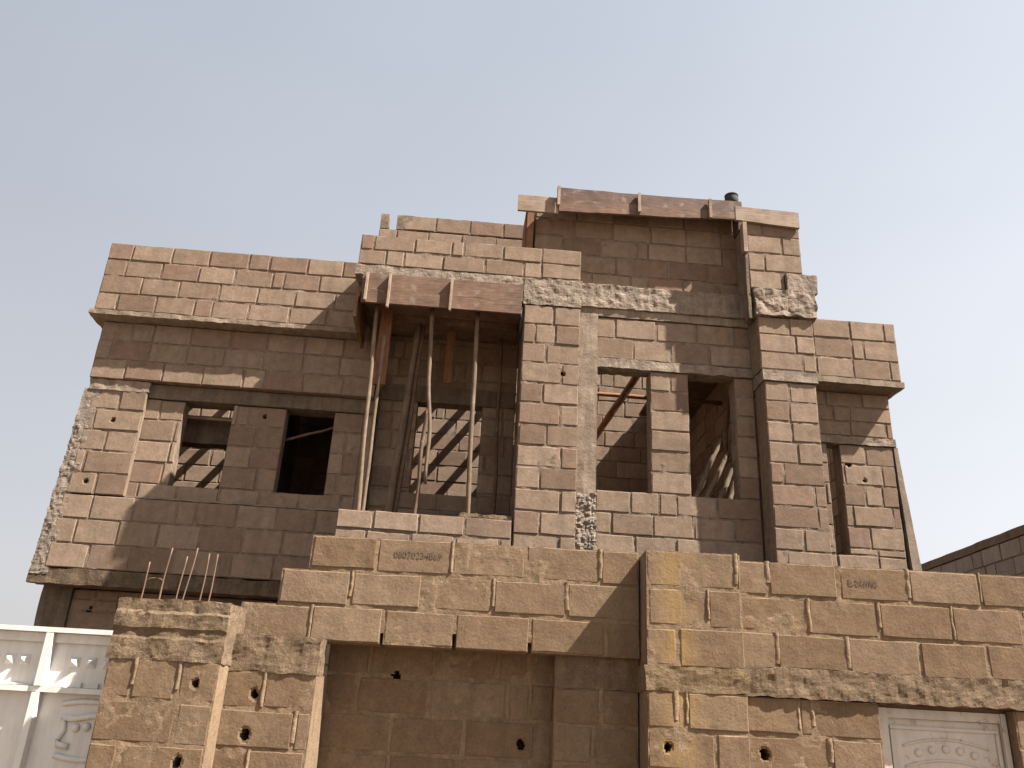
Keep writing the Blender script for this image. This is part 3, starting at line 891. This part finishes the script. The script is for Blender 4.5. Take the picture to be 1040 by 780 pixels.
# ================================================================== CAMERA
f, W0, H0 = 850., 1040., 780.
p = math.atan(850 / 2053.)
r = math.atan(114 / 2050.)
Fw = Vector((0, math.cos(p), math.sin(p)))
U0 = Vector((0, -math.sin(p), math.cos(p)))
R0 = Vector((1, 0, 0))
Rr = R0 * math.cos(r) + U0 * math.sin(r)
Uu = -R0 * math.sin(r) + U0 * math.cos(r)
cam = bpy.data.cameras.new('camera')
cam.sensor_width = 36
cam.lens = f / W0 * 36
cam.clip_end = 3000
co = bpy.data.objects.new('camera', cam)
COL.objects.link(co)
m3 = Matrix((Rr, Uu, -Fw)).transposed()
co.matrix_world = Matrix.Translation((0, 0, 1.62)) @ m3.to_4x4()
scene.camera = co

# ================================================================== LIGHT
to_sun = Vector((1, -.43, 1.36)).normalized()
to_sun = ROT[HOUSE] @ to_sun
el = math.asin(to_sun.z)
az = math.atan2(to_sun.x, to_sun.y)
sun = bpy.data.lights.new('sun', 'SUN')
sun.energy = 5.0
sun.angle = R(.6)
sun.color = (1, .96, .90)
so = bpy.data.objects.new('sun', sun)
COL.objects.link(so)
so.rotation_euler = (-to_sun).to_track_quat('-Z', 'Y').to_euler()

wd = bpy.data.worlds.new('World')
scene.world = wd
wd.use_nodes = True
nt = wd.node_tree
bg = nt.nodes['Background']
sky = nt.nodes.new('ShaderNodeTexSky')
sky.sky_type = 'NISHITA'
sky.sun_disc = False
sky.sun_elevation = el
sky.sun_rotation = az
sky.air_density = 1.0
sky.dust_density = 4.0
sky.ozone_density = 1.0
# dust hanging in the whole sky washes the blue out: paler towards the horizon and towards the sun
EXPO = 1.85
gen = nt.nodes.new('ShaderNodeTexCoord').outputs['Generated']
dotn = nd(nt, 'ShaderNodeVectorMath', operation='DOT_PRODUCT')
nt.links.new(gen, dotn.inputs[0])
dotn.inputs[1].default_value = to_sun
sep = nd(nt, 'ShaderNodeSeparateXYZ')
nt.links.new(gen, sep.inputs[0])
zc = nd(nt, 'ShaderNodeClamp')
nt.links.new(sep.outputs[2], zc.inputs[0])
comb = nd(nt, 'ShaderNodeCombineXYZ')
for i, (a0, b0, c0) in enumerate(((.88, .42, -.66), (.855, .43, -.57), (.845, .43, -.475))):
    m1 = nd(nt, 'ShaderNodeMath', operation='MULTIPLY_ADD')
    nt.links.new(dotn.outputs['Value'], m1.inputs[0])
    m1.inputs[1].default_value = b0
    m1.inputs[2].default_value = a0
    m2 = nd(nt, 'ShaderNodeMath', operation='MULTIPLY_ADD')
    nt.links.new(zc.outputs[0], m2.inputs[0])
    m2.inputs[1].default_value = c0
    nt.links.new(m1.outputs[0], m2.inputs[2])
    m3 = nd(nt, 'ShaderNodeMath', operation='MULTIPLY')
    nt.links.new(m2.outputs[0], m3.inputs[0])
    m3.inputs[1].default_value = 10 / 2 ** EXPO
    nt.links.new(m3.outputs[0], comb.inputs[i])
patchy = ramp(nt, noise_node(nt, stretched(nt, gen, 1, 1, 2.2), 1.6, 3, .5), [(.3, .955), (.7, 1.04)])
dust = mix(nt, .9, sky.outputs[0], mix(nt, 1, comb.outputs[0], patchy, 'MULTIPLY'))
nt.links.new(dust, bg.inputs[0])
bg.inputs[1].default_value = .1

vs = scene.view_settings
vs.view_transform = 'Standard'
vs.look = 'None'
vs.exposure = EXPO
vs.gamma = 1
vs.use_curve_mapping = False
scene.cycles.use_denoising = True
scene.cycles.max_bounces = 6
scene.cycles.diffuse_bounces = 2
